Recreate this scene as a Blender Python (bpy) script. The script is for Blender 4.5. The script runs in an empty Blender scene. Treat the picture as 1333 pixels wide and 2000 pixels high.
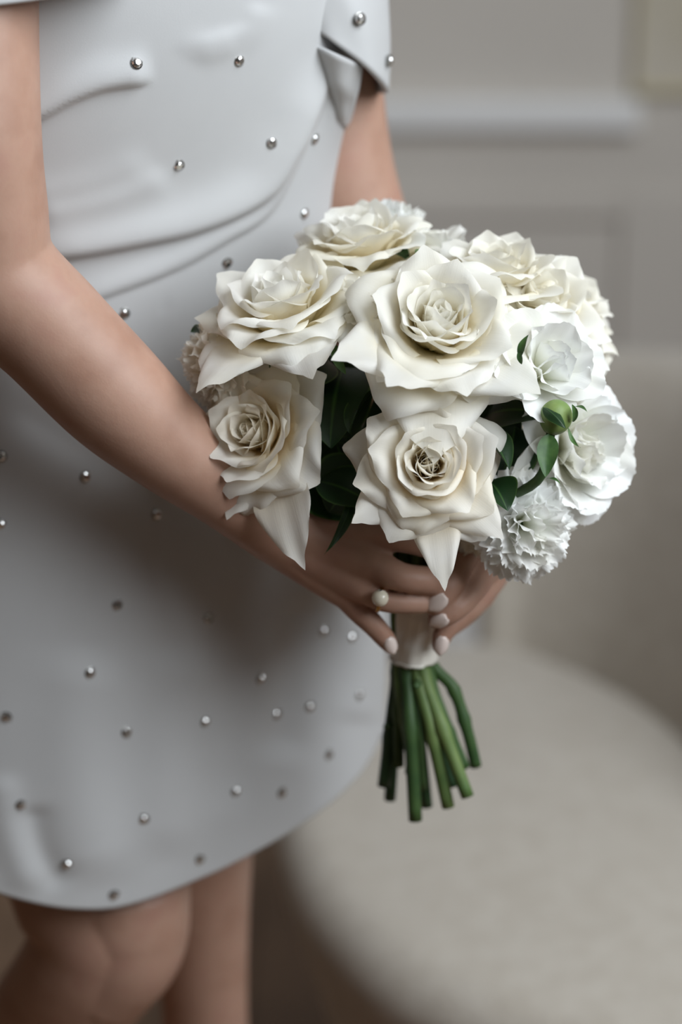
import bpy, bmesh, math, random
import numpy as np
from mathutils import Vector, Matrix, Quaternion
from mathutils.bvhtree import BVHTree

# ------------------------------------------------------------------ camera
scene = bpy.context.scene
COL = scene.collection
FPX = 4722.0                      # 85 mm on a 36 mm tall frame, in pixels of 1333x2000
PITCH = math.radians(20.0)
CAM = Vector((0.0, 0.0, 1.45))
FW = Vector((0, math.cos(PITCH), -math.sin(PITCH)))
RT = Vector((1, 0, 0))
UP = Vector((0, math.sin(PITCH), math.cos(PITCH)))

cam_d = bpy.data.cameras.new('camera')
cam_d.sensor_fit = 'VERTICAL'
cam_d.sensor_height = 36.0
cam_d.sensor_width = 24.0
cam_d.lens = 85.0
cam_d.clip_start = 0.05
cam_d.dof.use_dof = True
cam_d.dof.focus_distance = 1.405
cam_d.dof.aperture_fstop = 2.6
cam_o = bpy.data.objects.new('camera', cam_d)
COL.objects.link(cam_o)
cam_o.location = CAM
cam_o.rotation_euler = (math.pi / 2 - PITCH, 0, 0)
scene.camera = cam_o

# ------------------------------------------------------------------ world, light, exposure
world = bpy.data.worlds.new('world')
scene.world = world
world.use_nodes = True
wbg = world.node_tree.nodes['Background']
wbg.inputs[0].default_value = (1.0, 0.94, 0.87, 1)
wbg.inputs[1].default_value = 0.035

def area(name, loc, target, sx, sy, power, col):
    ld = bpy.data.lights.new(name, 'AREA')
    ld.shape = 'RECTANGLE'; ld.size = sx; ld.size_y = sy
    ld.energy = power; ld.color = col
    o = bpy.data.objects.new(name, ld); COL.objects.link(o)
    o.location = loc
    o.rotation_euler = (Vector(target) - Vector(loc)).to_track_quat('-Z', 'Y').to_euler()
    return o
area('window_daylight', (1.28, 0.55, 2.35), (-0.05, 1.45, 1.0), 1.7, 1.8, 76.0, (0.88, 0.945, 1.0))

scene.view_settings.view_transform = 'Standard'
scene.view_settings.look = 'None'
scene.view_settings.gamma = 1.0
scene.view_settings.use_curve_mapping = False
scene.view_settings.exposure = 0.0
scene.cycles.diffuse_bounces = 12
scene.cycles.max_bounces = 16

# ------------------------------------------------------------------ helpers
def at(px, py, d):
    """world point seen at pixel (px,py) of the 1333x2000 frame, d metres along the view axis"""
    return CAM + FW * d + RT * ((px - 666.5) / FPX * d) - UP * ((py - 1000.0) / FPX * d)
def proj(p):
    v = Vector(p) - CAM
    d = v.dot(FW)
    return 666.5 + v.dot(RT) / d * FPX, 1000.0 - v.dot(UP) / d * FPX, d
def camdir(r, u, t):
    return (RT * r + UP * u - FW * t).normalized()
def sm(a, b, x):
    t = np.clip((x - a) / (b - a), 0, 1)
    return t * t * (3 - 2 * t)
def cr(pts, n):
    """Catmull-Rom through pts (rows), n samples"""
    P = np.array(pts, float)
    P = np.vstack([2 * P[0] - P[1], P, 2 * P[-1] - P[-2]])
    out = []
    m = len(P) - 3
    for t in np.linspace(0, m - 1e-9, n):
        i = int(t); f = t - i
        a, b, c, d = P[i], P[i + 1], P[i + 2], P[i + 3]
        out.append(0.5 * (2 * b + (c - a) * f + (2 * a - 5 * b + 4 * c - d) * f * f + (3 * b - a - 3 * c + d) * f ** 3))
    return np.array(out)
def mesh_obj(name, verts, faces, mat=None, parent=None, smooth=True, uv=None, mats=None, midx=None):
    me = bpy.data.meshes.new(name)
    me.from_pydata([tuple(v) for v in verts], [], faces)
    if smooth:
        me.polygons.foreach_set('use_smooth', [True] * len(me.polygons))
    if uv is not None:
        l = me.uv_layers.new(name='UVMap')
        vi = np.zeros(len(me.loops), int); me.loops.foreach_get('vertex_index', vi)
        l.data.foreach_set('uv', np.array(uv)[vi].ravel())
    for m in (mats or ([mat] if mat else [])):
        me.materials.append(m)
    if midx is not None:
        me.polygons.foreach_set('material_index', midx)
    me.update()
    o = bpy.data.objects.new(name, me)
    COL.objects.link(o)
    if parent is not None:
        attach(o, parent)
    return o
def attach(o, parent):
    o.parent = parent
    o.matrix_parent_inverse = world_of(parent).inverted()
def world_of(o):
    m = Matrix.LocRotScale(o.location, o.rotation_euler, o.scale)
    if o.parent is not None:
        m = world_of(o.parent) @ o.matrix_parent_inverse @ m
    return m
def empty(name, loc, parent=None):
    o = bpy.data.objects.new(name, None)
    COL.objects.link(o)
    o.empty_display_size = 0.02
    o.location = loc
    if parent is not None:
        attach(o, parent)
    return o
def tag(o, label=None, cat=None, group=None, kind=None):
    for k, v in (('label', label), ('category', cat), ('group', group), ('kind', kind)):
        if v: o[k] = v
    return o
def grid_faces(nu, nv, wrap_u=False, off=0):
    f = []
    for j in range(nv - 1):
        for i in range(nu if wrap_u else nu - 1):
            a = j * nu + i; b = j * nu + (i + 1) % nu
            f.append((off + a, off + b, off + b + nu, off + a + nu))
    return f
def tube(pts, rad, n=12, cap=True):
    """swept circle; returns verts, faces"""
    P = [Vector(p) for p in pts]
    V = []; up = None
    for i, p in enumerate(P):
        t = (P[min(i + 1, len(P) - 1)] - P[max(i - 1, 0)]).normalized()
        if up is None:
            up = Vector((0, 0, 1)) if abs(t.z) < 0.9 else Vector((1, 0, 0))
        s = t.cross(up).normalized(); up = s.cross(t).normalized()
        for k in range(n):
            a = 2 * math.pi * k / n
            V.append(p + (s * math.cos(a) + up * math.sin(a)) * rad[i])
    F = grid_faces(n, len(P), True)
    if cap:
        F.append(tuple(range(n - 1, -1, -1)))
        F.append(tuple(range((len(P) - 1) * n, len(P) * n)))
    return V, F

# ------------------------------------------------------------------ materials
def new_mat(name):
    m = bpy.data.materials.new(name)
    m.use_nodes = True
    nt = m.node_tree
    return m, nt, nt.nodes['Principled BSDF'], nt.nodes['Material Output']
def L3(r, g, b):
    f = lambda c: (c / 255 / 12.92) if c / 255 <= 0.04045 else ((c / 255 + 0.055) / 1.055) ** 2.4
    return (f(r), f(g), f(b), 1)
def noise_node(nt, scale, detail=3, rough=0.5, coord='Object'):
    tc = nt.nodes.new('ShaderNodeTexCoord')
    n = nt.nodes.new('ShaderNodeTexNoise')
    n.inputs['Scale'].default_value = scale
    n.inputs['Detail'].default_value = detail
    n.inputs['Roughness'].default_value = rough
    nt.links.new(tc.outputs[coord], n.inputs['Vector'])
    return n
def ramp(nt, fac, stops):
    r = nt.nodes.new('ShaderNodeValToRGB')
    while len(r.color_ramp.elements) < len(stops):
        r.color_ramp.elements.new(0.5)
    for e, (p, c) in zip(r.color_ramp.elements, stops):
        e.position = p; e.color = c
    nt.links.new(fac, r.inputs[0])
    return r
def bump(nt, b, height, strength, dist):
    n = nt.nodes.new('ShaderNodeBump')
    n.inputs['Strength'].default_value = strength
    n.inputs['Distance'].default_value = dist
    nt.links.new(height, n.inputs['Height'])
    nt.links.new(n.outputs[0], b.inputs['Normal'])
def simple(name, col, rough=0.6, col2=None, scale=30, bstr=0, bscale=200, bdist=0.001, metal=0, spec=0.4, sheen=0, coord='Object'):
    m, nt, b, out = new_mat(name)
    b.inputs['Roughness'].default_value = rough
    b.inputs['Metallic'].default_value = metal
    b.inputs['Specular IOR Level'].default_value = spec
    b.inputs['Sheen Weight'].default_value = sheen
    if col2:
        n = noise_node(nt, scale, 4)
        r = ramp(nt, n.outputs[0], [(0.35, col), (0.65, col2)])
        nt.links.new(r.outputs[0], b.inputs['Base Color'])
    else:
        b.inputs['Base Color'].default_value = col
    if bstr:
        n2 = noise_node(nt, bscale, 3)
        bump(nt, b, n2.outputs[0], bstr, bdist)
    return m

def petal_material(name, base, mid, tip, trans=0.35, vein=1.0):
    m, nt, b, out = new_mat(name)
    uv = nt.nodes.new('ShaderNodeUVMap'); uv.uv_map = 'UVMap'
    sep = nt.nodes.new('ShaderNodeSeparateXYZ')
    nt.links.new(uv.outputs[0], sep.inputs[0])
    r = ramp(nt, sep.outputs[1], [(0.0, base), (0.42, mid), (0.80, tip), (1.0, tip)])
    # faint age tint in large patches
    n = noise_node(nt, 28, 3)
    mx = nt.nodes.new('ShaderNodeMix'); mx.data_type = 'RGBA'; mx.blend_type = 'MULTIPLY'
    rr = ramp(nt, n.outputs[0], [(0.35, (0.965, 0.95, 0.90, 1)), (0.62, (1, 1, 1, 1))])
    mx.inputs[0].default_value = 1.0
    nt.links.new(r.outputs[0], mx.inputs[6]); nt.links.new(rr.outputs[0], mx.inputs[7])
    nt.links.new(mx.outputs[2], b.inputs['Base Color'])
    b.inputs['Roughness'].default_value = 0.5
    b.inputs['Specular IOR Level'].default_value = 0.2
    # long veins
    mp = nt.nodes.new('ShaderNodeMapping'); mp.inputs['Scale'].default_value = (46, 3, 1)
    nt.links.new(uv.outputs[0], mp.inputs[0])
    vn = nt.nodes.new('ShaderNodeTexNoise'); vn.inputs['Scale'].default_value = 1.0; vn.inputs['Detail'].default_value = 4
    nt.links.new(mp.outputs[0], vn.inputs['Vector'])
    bn = nt.nodes.new('ShaderNodeBump'); bn.inputs['Strength'].default_value = 0.14 * vein; bn.inputs['Distance'].default_value = 0.0012
    nt.links.new(vn.outputs[0], bn.inputs['Height'])
    nt.links.new(bn.outputs[0], b.inputs['Normal'])
    tr = nt.nodes.new('ShaderNodeBsdfTranslucent')
    nt.links.new(mx.outputs[2], tr.inputs[0])
    ms = nt.nodes.new('ShaderNodeMixShader'); ms.inputs[0].default_value = trans
    nt.links.new(b.outputs[0], ms.inputs[1]); nt.links.new(tr.outputs[0], ms.inputs[2])
    nt.links.new(ms.outputs[0], out.inputs[0])
    return m

M = {}
M['rose'] = petal_material('rose_petal', (0.86, 0.80, 0.52, 1), (0.935, 0.885, 0.74, 1), (0.95, 0.94, 0.90, 1), 0.46)
M['rose_warm'] = petal_material('rose_petal_cream', (0.84, 0.75, 0.46, 1), (0.93, 0.845, 0.67, 1), (0.945, 0.92, 0.86, 1), 0.46)
M['white'] = petal_material('white_petal', (0.84, 0.86, 0.70, 1), (0.90, 0.91, 0.88, 1), (0.945, 0.95, 0.945, 1), 0.38)
M['cream'] = petal_material('carnation_petal', (0.76, 0.74, 0.50, 1), (0.88, 0.86, 0.74, 1), (0.94, 0.925, 0.88, 1), 0.38)
def leaf_material():
    m, nt, b, out = new_mat('leaf')
    uv = nt.nodes.new('ShaderNodeUVMap'); uv.uv_map = 'UVMap'
    sep = nt.nodes.new('ShaderNodeSeparateXYZ'); nt.links.new(uv.outputs[0], sep.inputs[0])
    r = ramp(nt, sep.outputs[0], [(0.0, L3(70, 100, 45)), (0.05, L3(28, 56, 24)), (0.46, L3(22, 47, 22)), (0.5, L3(60, 92, 44)), (0.54, L3(22, 47, 22)), (0.95, L3(28, 56, 24)), (1.0, L3(70, 100, 45))])
    nt.links.new(r.outputs[0], b.inputs['Base Color'])
    b.inputs['Roughness'].default_value = 0.42
    b.inputs['Specular IOR Level'].default_value = 0.35
    n = noise_node(nt, 160, 3)
    bump(nt, b, n.outputs[0], 0.2, 0.0006)
    return m
M['leaf'] = leaf_material()
M['sepal'] = simple('sepal_green', L3(72, 104, 52), 0.5, L3(46, 78, 36), 120)
M['bud'] = simple('bud_green', L3(128, 148, 84), 0.5, L3(96, 124, 66), 60)
M['stem_a'] = simple('stem_green', L3(68, 94, 48), 0.55, L3(46, 74, 38), 40)
M['stem_b'] = simple('stem_light', L3(104, 124, 70), 0.55, L3(76, 102, 54), 40)
M['stem_c'] = simple('stem_dark', L3(44, 72, 42), 0.5, L3(34, 60, 36), 40)
M['ribbon'] = simple('satin_ribbon', L3(240, 236, 228), 0.34, L3(234, 229, 218), 60, spec=0.6)
M['pearl'] = simple('pearl', L3(228, 220, 200), 0.18, spec=0.7)
M['gold'] = simple('gold', L3(190, 150, 90), 0.25, metal=1)
M['nail'] = simple('nail_polish', L3(232, 216, 208), 0.2, spec=0.7)
def skin_material():
    m, nt, b, out = new_mat('skin')
    n = noise_node(nt, 26, 4, 0.55)
    r = ramp(nt, n.outputs[0], [(0.3, (0.365, 0.205, 0.145, 1)), (0.55, (0.435, 0.262, 0.192, 1)), (0.75, (0.405, 0.222, 0.168, 1))])
    nt.links.new(r.outputs[0], b.inputs['Base Color'])
    b.inputs['Roughness'].default_value = 0.48
    b.inputs['Specular IOR Level'].default_value = 0.35
    b.inputs['Subsurface Weight'].default_value = 0.15
    b.inputs['Subsurface Radius'].default_value = (1.0, 0.35, 0.2)
    b.inputs['Subsurface Scale'].default_value = 0.006
    n2 = noise_node(nt, 700, 3)
    bump(nt, b, n2.outputs[0], 0.12, 0.0006)
    return m
M['skin'] = skin_material()
M['dress'] = simple('crepe_fabric', (0.515, 0.515, 0.515, 1), 0.55, (0.54, 0.54, 0.54, 1), 12, 0.10, 900, 0.0004, spec=0.35, sheen=0.15)
M['silver'] = simple('silver_setting', (0.38, 0.37, 0.35, 1), 0.25, metal=1)
M['crystal'] = simple('crystal', (0.72, 0.71, 0.70, 1), 0.05, metal=0.95, spec=1.0)
M['boucle'] = simple('boucle_fabric', L3(196, 188, 176), 0.9, L3(187, 178, 165), 50, 0.8, 260, 0.004, spec=0.1, sheen=0.3)
M['brown_wall'] = simple('walnut_panelling', L3(120, 98, 80), 0.6, L3(104, 84, 68), 3)
M['wall'] = simple('painted_plaster', L3(214, 208, 200), 0.85, L3(208, 202, 194), 2.5, 0.1, 60, 0.002, spec=0.2)
M['trim'] = simple('painted_trim', L3(243, 243, 243), 0.5, L3(240, 240, 239), 6)
M['floor'] = simple('oak_floor', L3(128, 102, 80), 0.5, L3(114, 90, 70), 8, 0.1, 40, 0.002)
M['canvas'] = simple('canvas', L3(218, 211, 200), 0.8, L3(196, 188, 168), 3)
M['pale_gold'] = simple('gilt_paint', L3(214, 204, 170), 0.5)
M['heel'] = simple('ivory_satin', L3(220, 214, 204), 0.4)

# ------------------------------------------------------------------ the room
def box(name, lo, hi, mat, parent=None, bevel=0.0):
    x0, y0, z0 = lo; x1, y1, z1 = hi
    V = [(x0, y0, z0), (x1, y0, z0), (x1, y1, z0), (x0, y1, z0), (x0, y0, z1), (x1, y0, z1), (x1, y1, z1), (x0, y1, z1)]
    F = [(0, 3, 2, 1), (4, 5, 6, 7), (0, 1, 5, 4), (1, 2, 6, 5), (2, 3, 7, 6), (3, 0, 4, 7)]
    o = mesh_obj(name, V, F, mat, parent, smooth=False)
    if bevel:
        md = o.modifiers.new('bevel', 'BEVEL'); md.width = bevel; md.segments = 3
    return o
def struct(o):
    o['kind'] = 'structure'; return o
YB, XR, XL, YF, ZC = 3.40, 1.35, -2.2, -1.4, 3.5
fl = empty('floor', (0, 1, 0)); struct(fl)
k = 0
for i in range(22):
    x0 = XL + i * (XR - XL) / 22
    box('floor_plank', (x0 + 0.001, YF, -0.03), (x0 + (XR - XL) / 22 - 0.001, YB, 0.0), M['floor'], fl)
box('subfloor', (XL, YF, -0.06), (XR, YB, -0.032), M['floor'], fl)
wb = struct(box('wall_back', (XL, YB, 0), (XR, YB + 0.12, ZC), M['wall']))
struct(box('wall_left', (XL - 0.12, YF, 0), (XL, YB + 0.12, ZC), M['brown_wall']))
struct(box('ceiling', (XL - 0.12, YF, ZC), (XR + 0.12, YB + 0.12, ZC + 0.1), M['trim']))
# right wall is pierced by the window that lights the room
wr = struct(empty('wall_right', (XR, 1, 0)))
WY0, WY1, WZ0, WZ1 = -0.35, 1.45, 1.35, 3.35
box('wall_panel', (XR, YF, 0), (XR + 0.12, WY0, ZC), M['wall'], wr)
box('wall_panel', (XR, WY1, 0), (XR + 0.12, YB + 0.12, ZC), M['wall'], wr)
box('wall_panel', (XR, WY0, 0), (XR + 0.12, WY1, WZ0), M['wall'], wr)
box('wall_panel', (XR, WY0, WZ1), (XR + 0.12, WY1, ZC), M['wall'], wr)
w1 = struct(empty('window_1', (XR, 0.55, WZ0)))
for (lo, hi) in (((XR + 0.03, WY0, WZ0), (XR + 0.09, WY0 + 0.05, WZ1)), ((XR + 0.03, WY1 - 0.05, WZ0), (XR + 0.09, WY1, WZ1)),
                 ((XR + 0.03, WY0 + 0.05, WZ0), (XR + 0.09, WY1 - 0.05, WZ0 + 0.05)), ((XR + 0.03, WY0 + 0.05, WZ1 - 0.05), (XR + 0.09, WY1 - 0.05, WZ1))):
    box('window_frame', lo, hi, M['trim'], w1, 0.004)
# baseboard with a bead at the floor, chair rail with panel mouldings above the skirting
bb = struct(empty('baseboard_back', (0, YB, 0)))
box('board', (XL, YB - 0.018, 0.0), (XR, YB, 0.115), M['trim'], bb, 0.006)
box('bead', (XL, YB - 0.036, 0.0), (XR, YB - 0.018, 0.022), M['trim'], bb, 0.006)
t1 = struct(empty('trim_1', (0, YB, 0.8)))
box('chair_rail', (XL, YB - 0.03, 0.79), (0.42, YB, 0.835), M['trim'], t1, 0.006)
t2 = struct(empty('trim_2', (0, YB, 0.5)))
for (lo, hi) in (((0.40, YB - 0.012, 0.115), (0.62, YB, 0.70)), ((-0.02, YB - 0.012, 0.66), (0.40, YB, 0.70)), ((-0.10, YB - 0.012, 0.115), (-0.02, YB, 0.70))):
    box('panel_stile', lo, hi, M['wall'], t2, 0.004)

pf = empty('picture_frame', (0.6, YB - 0.02, 0.85))
tag(pf, 'blurred gold edged frame with an olive grey canvas high on the back wall', 'picture')
box('canvas', (0.415, YB - 0.02, 0.855), (0.99, YB - 0.004, 1.5), M['canvas'], pf)
for lo, hi in (((0.41, YB - 0.022, 0.843), (1.01, YB - 0.002, 0.855)), ((0.40, YB - 0.03, 1.5), (1.01, YB - 0.002, 1.517)), ((0.41, YB - 0.022, 0.855), (0.415, YB - 0.002, 1.5)), ((0.99, YB - 0.03, 0.855), (1.01, YB - 0.002, 1.5))):
    box('frame_bar', lo, hi, M['pale_gold'], pf, 0.002)

# ------------------------------------------------------------------ sofa
sofa = empty('sofa', (0.15, 1.95, 0))
tag(sofa, 'cream boucle curved sofa with a rounded seat behind the bouquet', 'sofa')
def closed_cr(pts, n):
    P = list(pts) + list(pts[:3])
    P = np.array(P, float); out = []
    m = len(pts)
    for t in np.linspace(0, m, n, endpoint=False):
        i = int(t); f = t - i
        a, b, c, d = P[i], P[i + 1], P[i + 2], P[(i + 3)] if i + 3 < len(P) else P[(i + 3) % m]
        out.append(0.5 * (2 * b + (c - a) * f + (2 * a - 5 * b + 4 * c - d) * f * f + (3 * b - a - 3 * c + d) * f ** 3))
    return np.array(out)
seat_c = closed_cr([(0.15, 2.50), (0.24, 2.45), (0.33, 2.33), (0.38, 2.18), (0.41, 2.0), (0.42, 1.8), (0.40, 1.66), (0.28, 1.625), (0.14, 1.69), (0.05, 1.765), (-0.005, 1.85), (-0.045, 1.96), (-0.065, 2.12), (-0.05, 2.3), (0.03, 2.45)], 120)
def lofted(name, curve, prof, mat, parent):
    n = len(curve)
    tan = np.roll(curve, -1, 0) - np.roll(curve, 1, 0)
    nor = np.stack([tan[:, 1], -tan[:, 0]], 1); nor /= np.linalg.norm(nor, axis=1)[:, None]
    c = curve.mean(0)
    if ((curve - c) * nor).sum() < 0: nor = -nor
    V = []
    for ins, z in prof:
        q = curve - nor * ins
        for p in q: V.append((p[0], p[1], z))
    F = grid_faces(n, len(prof), True)
    base = (len(prof) - 1) * n
    rings = [(0.75, 0.006), (0.5, 0.01), (0.25, 0.012)]
    last = np.array(V[base:base + n])[:, :2]; zt = prof[-1][1]
    for s, dz in rings:
        for p in last: V.append((c[0] + (p[0] - c[0]) * s, c[1] + (p[1] - c[1]) * s, zt + dz))
    F += grid_faces(n, len(rings) + 1, True, base)
    V.append((c[0], c[1], zt + 0.013)); ci = len(V) - 1; b2 = ci - n
    F += [(b2 + i, b2 + (i + 1) % n, ci) for i in range(n)]
    F.append(tuple(range(n)))
    return mesh_obj(name, V, F, mat, parent)
prof = [(0.10, 0.03), (0.085, 0.06), (0.065, 0.12), (0.03, 0.24), (0.006, 0.32)]
for a in np.linspace(0, 90, 9):
    prof.append((0.05 * (1 - math.cos(math.radians(a))), 0.35 + 0.05 * math.sin(math.radians(a))))
lofted('seat', seat_c, prof, M['boucle'], sofa)
bpath = cr([(0.155, 2.535), (0.235, 2.52), (0.33, 2.44), (0.405, 2.30), (0.45, 2.16), (0.47, 2.05), (0.475, 1.95)], 60)
V = []; nk = 28
for i, p in enumerate(bpath):
    tq = i / 59
    tn = bpath[min(i + 1, 59)] - bpath[max(i - 1, 0)]; tn /= np.linalg.norm(tn)
    nr = np.array([-tn[1], tn[0]])        # outward (right/back)
    zt = 0.69 + 0.05 * sm(0, 0.6, tq); zb = 0.03
    e = min(1, max(0.0, tq / 0.035), max(0.0, (1 - tq) / 0.035)); e = math.sqrt(max(0.02, 1 - (1 - e) ** 2))
    hw = 0.075 * (0.25 + 0.75 * e)
    for k in range(nk):
        a = 2 * math.pi * k / nk
        cx_, sz = math.cos(a), math.sin(a)
        sx = math.copysign(abs(cx_) ** 0.6, cx_); s2 = math.copysign(abs(sz) ** 0.45, sz)
        zz = (zt + zb) / 2 + (zt - zb) / 2 * s2
        lean = 0.11 * max(0, (zz - 0.38)) / 0.45
        q = p + nr * (hw * sx + lean)
        V.append((q[0], q[1], zz))
F = grid_faces(nk, 60, True); F.append(tuple(range(nk))); F.append(tuple(range(59 * nk, 60 * nk)))
mesh_obj('backrest', V, F, M['boucle'], sofa)

# ------------------------------------------------------------------ person: body
person = empty('person', (-0.15, 1.57, 0))
tag(person, 'person in a white crystal-dotted minidress holding the bouquet in both hands', 'person')

HD = 1.515      # depth of the bouquet handle's axis at hand height
def mm(x): return x / 1000.0
chains = []
def ch(*pts): chains.append([(at(a, b, d), mm(r)) for a, b, d, r in pts])
# right arm (on the left of the frame)
ch((-75, -330, 1.405, 46), (-75, -100, 1.385, 44), (-62, 220, 1.385, 41.5), (-42, 400, 1.40, 40), (-15, 530, 1.415, 39), (101, 648, 1.425, 36), (224, 774, 1.435, 34.5), (329, 868, 1.447, 29.5), (440, 950, 1.462, 25.5), (545, 1028, 1.478, 23.5), (590, 1052, 1.484, 23))
# back of the right hand
ch((545, 1028, 1.478, 22), (640, 1040, 1.478, 15), (725, 1040, 1.470, 11.5))
ch((545, 1028, 1.478, 22), (640, 1070, 1.475, 15), (730, 1105, 1.465, 11.5))
ch((545, 1028, 1.480, 22), (630, 1095, 1.477, 14.5), (708, 1142, 1.470, 11))
ch((535, 1030, 1.482, 22), (610, 1108, 1.482, 13.5), (675, 1160, 1.480, 9.5))
ch((560, 1040, 1.50, 20), (650, 1080, 1.502, 16), (700, 1100, 1.50, 12))
# right fingers
ch((725, 1040, 1.470, 11.0), (790, 1052, 1.463, 8.7), (848, 1068, 1.470, 8.3), (872, 1080, 1.490, 8), (868, 1090, 1.515, 7))
ch((730, 1105, 1.465, 11), (785, 1127, 1.460, 8.9), (838, 1134, 1.466, 8.6), (862, 1138, 1.484, 8.0), (862, 1140, 1.512, 7))
ch((708, 1142, 1.470, 10.5), (750, 1172, 1.469, 7.4), (800, 1177, 1.471, 6.8), (838, 1177, 1.478, 6.6), (852, 1176, 1.496, 6.2))
ch((675, 1160, 1.480, 9), (700, 1190, 1.482, 8), (733, 1224, 1.486, 7), (755, 1250, 1.490, 6.2), (764, 1264, 1.492, 5))
ch((590, 1040, 1.50, 15), (690, 1020, 1.52, 13), (770, 1040, 1.535, 10), (820, 1080, 1.545, 9))
# left arm (behind, on the right of the frame)
ch((600, -330, 1.60, 44), (610, -100, 1.60, 43), (622, 100, 1.605, 41), (650, 300, 1.62, 39.5), (692, 450, 1.63, 37.5), (745, 640, 1.635, 37), (800, 760, 1.622, 34), (880, 910, 1.60, 28), (935, 1010, 1.578, 23), (950, 1050, 1.565, 21))
# left hand
ch((950, 1050, 1.565, 20), (938, 1075, 1.535, 15), (915, 1080, 1.510, 11))
ch((950, 1050, 1.565, 20), (955, 1090, 1.54, 14), (945, 1110, 1.515, 10.5))
ch((950, 1050, 1.565, 20), (960, 1110, 1.548, 13), (948, 1145, 1.525, 10))
ch((950, 1050, 1.565, 20), (955, 1120, 1.56, 12), (940, 1165, 1.545, 9))
ch((915, 1060, 1.512, 10.5), (898, 1100, 1.486, 9.2), (884, 1135, 1.474, 8.4), (866, 1162, 1.472, 7.4), (850, 1182, 1.474, 5.6))
ch((945, 1110, 1.515, 10), (928, 1145, 1.494, 8.6), (902, 1178, 1.481, 7.8), (876, 1200, 1.479, 7), (852, 1212, 1.482, 5.4))
ch((948, 1145, 1.525, 9.5), (920, 1185, 1.506, 7.8), (888, 1212, 1.494, 7), (866, 1238, 1.492, 6.3), (858, 1262, 1.494, 4.8))
ch((940, 1165, 1.545, 8.5), (905, 1205, 1.53, 7), (875, 1230, 1.52, 6), (862, 1255, 1.518, 5))
# legs
ch((130, 1330, 1.68, 78), (165, 1560, 1.70, 72), (195, 1740, 1.705, 62), (205, 1820, 1.71, 54), (165, 1905, 1.735, 50), (80, 2010, 1.80, 45), (20, 2150, 1.88, 44), (-30, 2350, 1.97, 34), (-60, 2560, 2.07, 26))
ch((236, 1740, 1.690, 50), (248, 1815, 1.695, 44), (240, 1860, 1.700, 40), (200, 1905, 1.715, 40))
ch((300, 1330, 1.72, 78), (345, 1560, 1.77, 60), (372, 1700, 1.80, 46), (388, 1830, 1.83, 38), (400, 1960, 1.86, 33), (398, 2100, 1.90, 35), (385, 2300, 1.96, 32), (375, 2520, 2.03, 24), (370, 2640, 2.065, 24))
# trunk under the dress, shoulders and neck above the frame
zc = lambda x, y, z, r: (Vector((x, y, z)), r)
chains.append([zc(-0.155, 1.60, 0.84, 0.085), zc(-0.155, 1.59, 0.95, 0.085), zc(-0.155, 1.575, 1.08, 0.08), zc(-0.145, 1.57, 1.22, 0.095), zc(-0.14, 1.58, 1.34, 0.08), zc(-0.14, 1.58, 1.44, 0.055), zc(-0.13, 1.56, 1.52, 0.052)])
sR = at(-75, -330, 1.405); sL = at(600, -330, 1.60)
chains.append([(sR, 0.046), (Vector((-0.14, 1.57, 1.36)), 0.065), (sL, 0.046)])

V = []; F = []
for c in chains:
    n = max(12, 10 * (len(c) - 1))
    P = cr([list(p) + [r] for p, r in c], n)
    v, f = tube([p[:3] for p in P], [p[3] for p in P], 56)
    o0 = len(V); V += v; F += [tuple(i + o0 for i in q) for q in f]
    for e in (0, -1):       # rounded ends
        ctr = Vector(P[e][:3]); r = P[e][3]
        o0 = len(V); nn, mm_ = 16, 9
        for j in range(1, mm_):
            th = math.pi * j / mm_
            for i in range(nn):
                ph = 2 * math.pi * i / nn
                V.append(ctr + Vector((math.sin(th) * math.cos(ph), math.sin(th) * math.sin(ph), math.cos(th))) * r * 0.995)
        F += [tuple(i + o0 for i in q) for q in grid_faces(nn, mm_ - 1, True)]
        F.append(tuple(o0 + i for i in range(nn))); F.append(tuple(o0 + (mm_ - 2) * nn + i for i in range(nn - 1, -1, -1)))
body = mesh_obj('body', V, F, M['skin'], person)
rm = body.modifiers.new('remesh', 'REMESH'); rm.mode = 'VOXEL'; rm.voxel_size = 0.0015; rm.use_smooth_shade = True
sm_ = body.modifiers.new('smooth', 'SMOOTH'); sm_.factor = 0.5; sm_.iterations = 7
dg = bpy.context.evaluated_depsgraph_get()
me2 = bpy.data.meshes.new_from_object(body.evaluated_get(dg))
body.modifiers.clear()
body.data = me2
body.data.name = 'body'
body.data.polygons.foreach_set('use_smooth', [True] * len(body.data.polygons))
if not body.data.materials: body.data.materials.append(M['skin'])
body['label'] = 'bare arms, hands and legs'
vv = np.zeros(len(me2.vertices) * 3); me2.vertices.foreach_get('co', vv)
body_bvh = BVHTree.FromPolygons([tuple(x) for x in vv.reshape(-1, 3)], [tuple(p.vertices) for p in me2.polygons])
bofs = world_of(body).translation
def ray(bvh, px, py, ofs=Vector((0, 0, 0))):
    d = (at(px, py, 1.0) - CAM).normalized()
    loc, nrm, idx, dist = bvh.ray_cast(CAM - ofs, d)
    if loc is None: return None, None
    if nrm.dot(d) > 0: nrm = -nrm
    return loc + ofs, nrm

# ------------------------------------------------------------------ person: dress
YAW = math.radians(30)
LAT = np.array([math.cos(YAW), math.sin(YAW)]); FRT = np.array([math.sin(YAW), -math.cos(YAW)])
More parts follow.
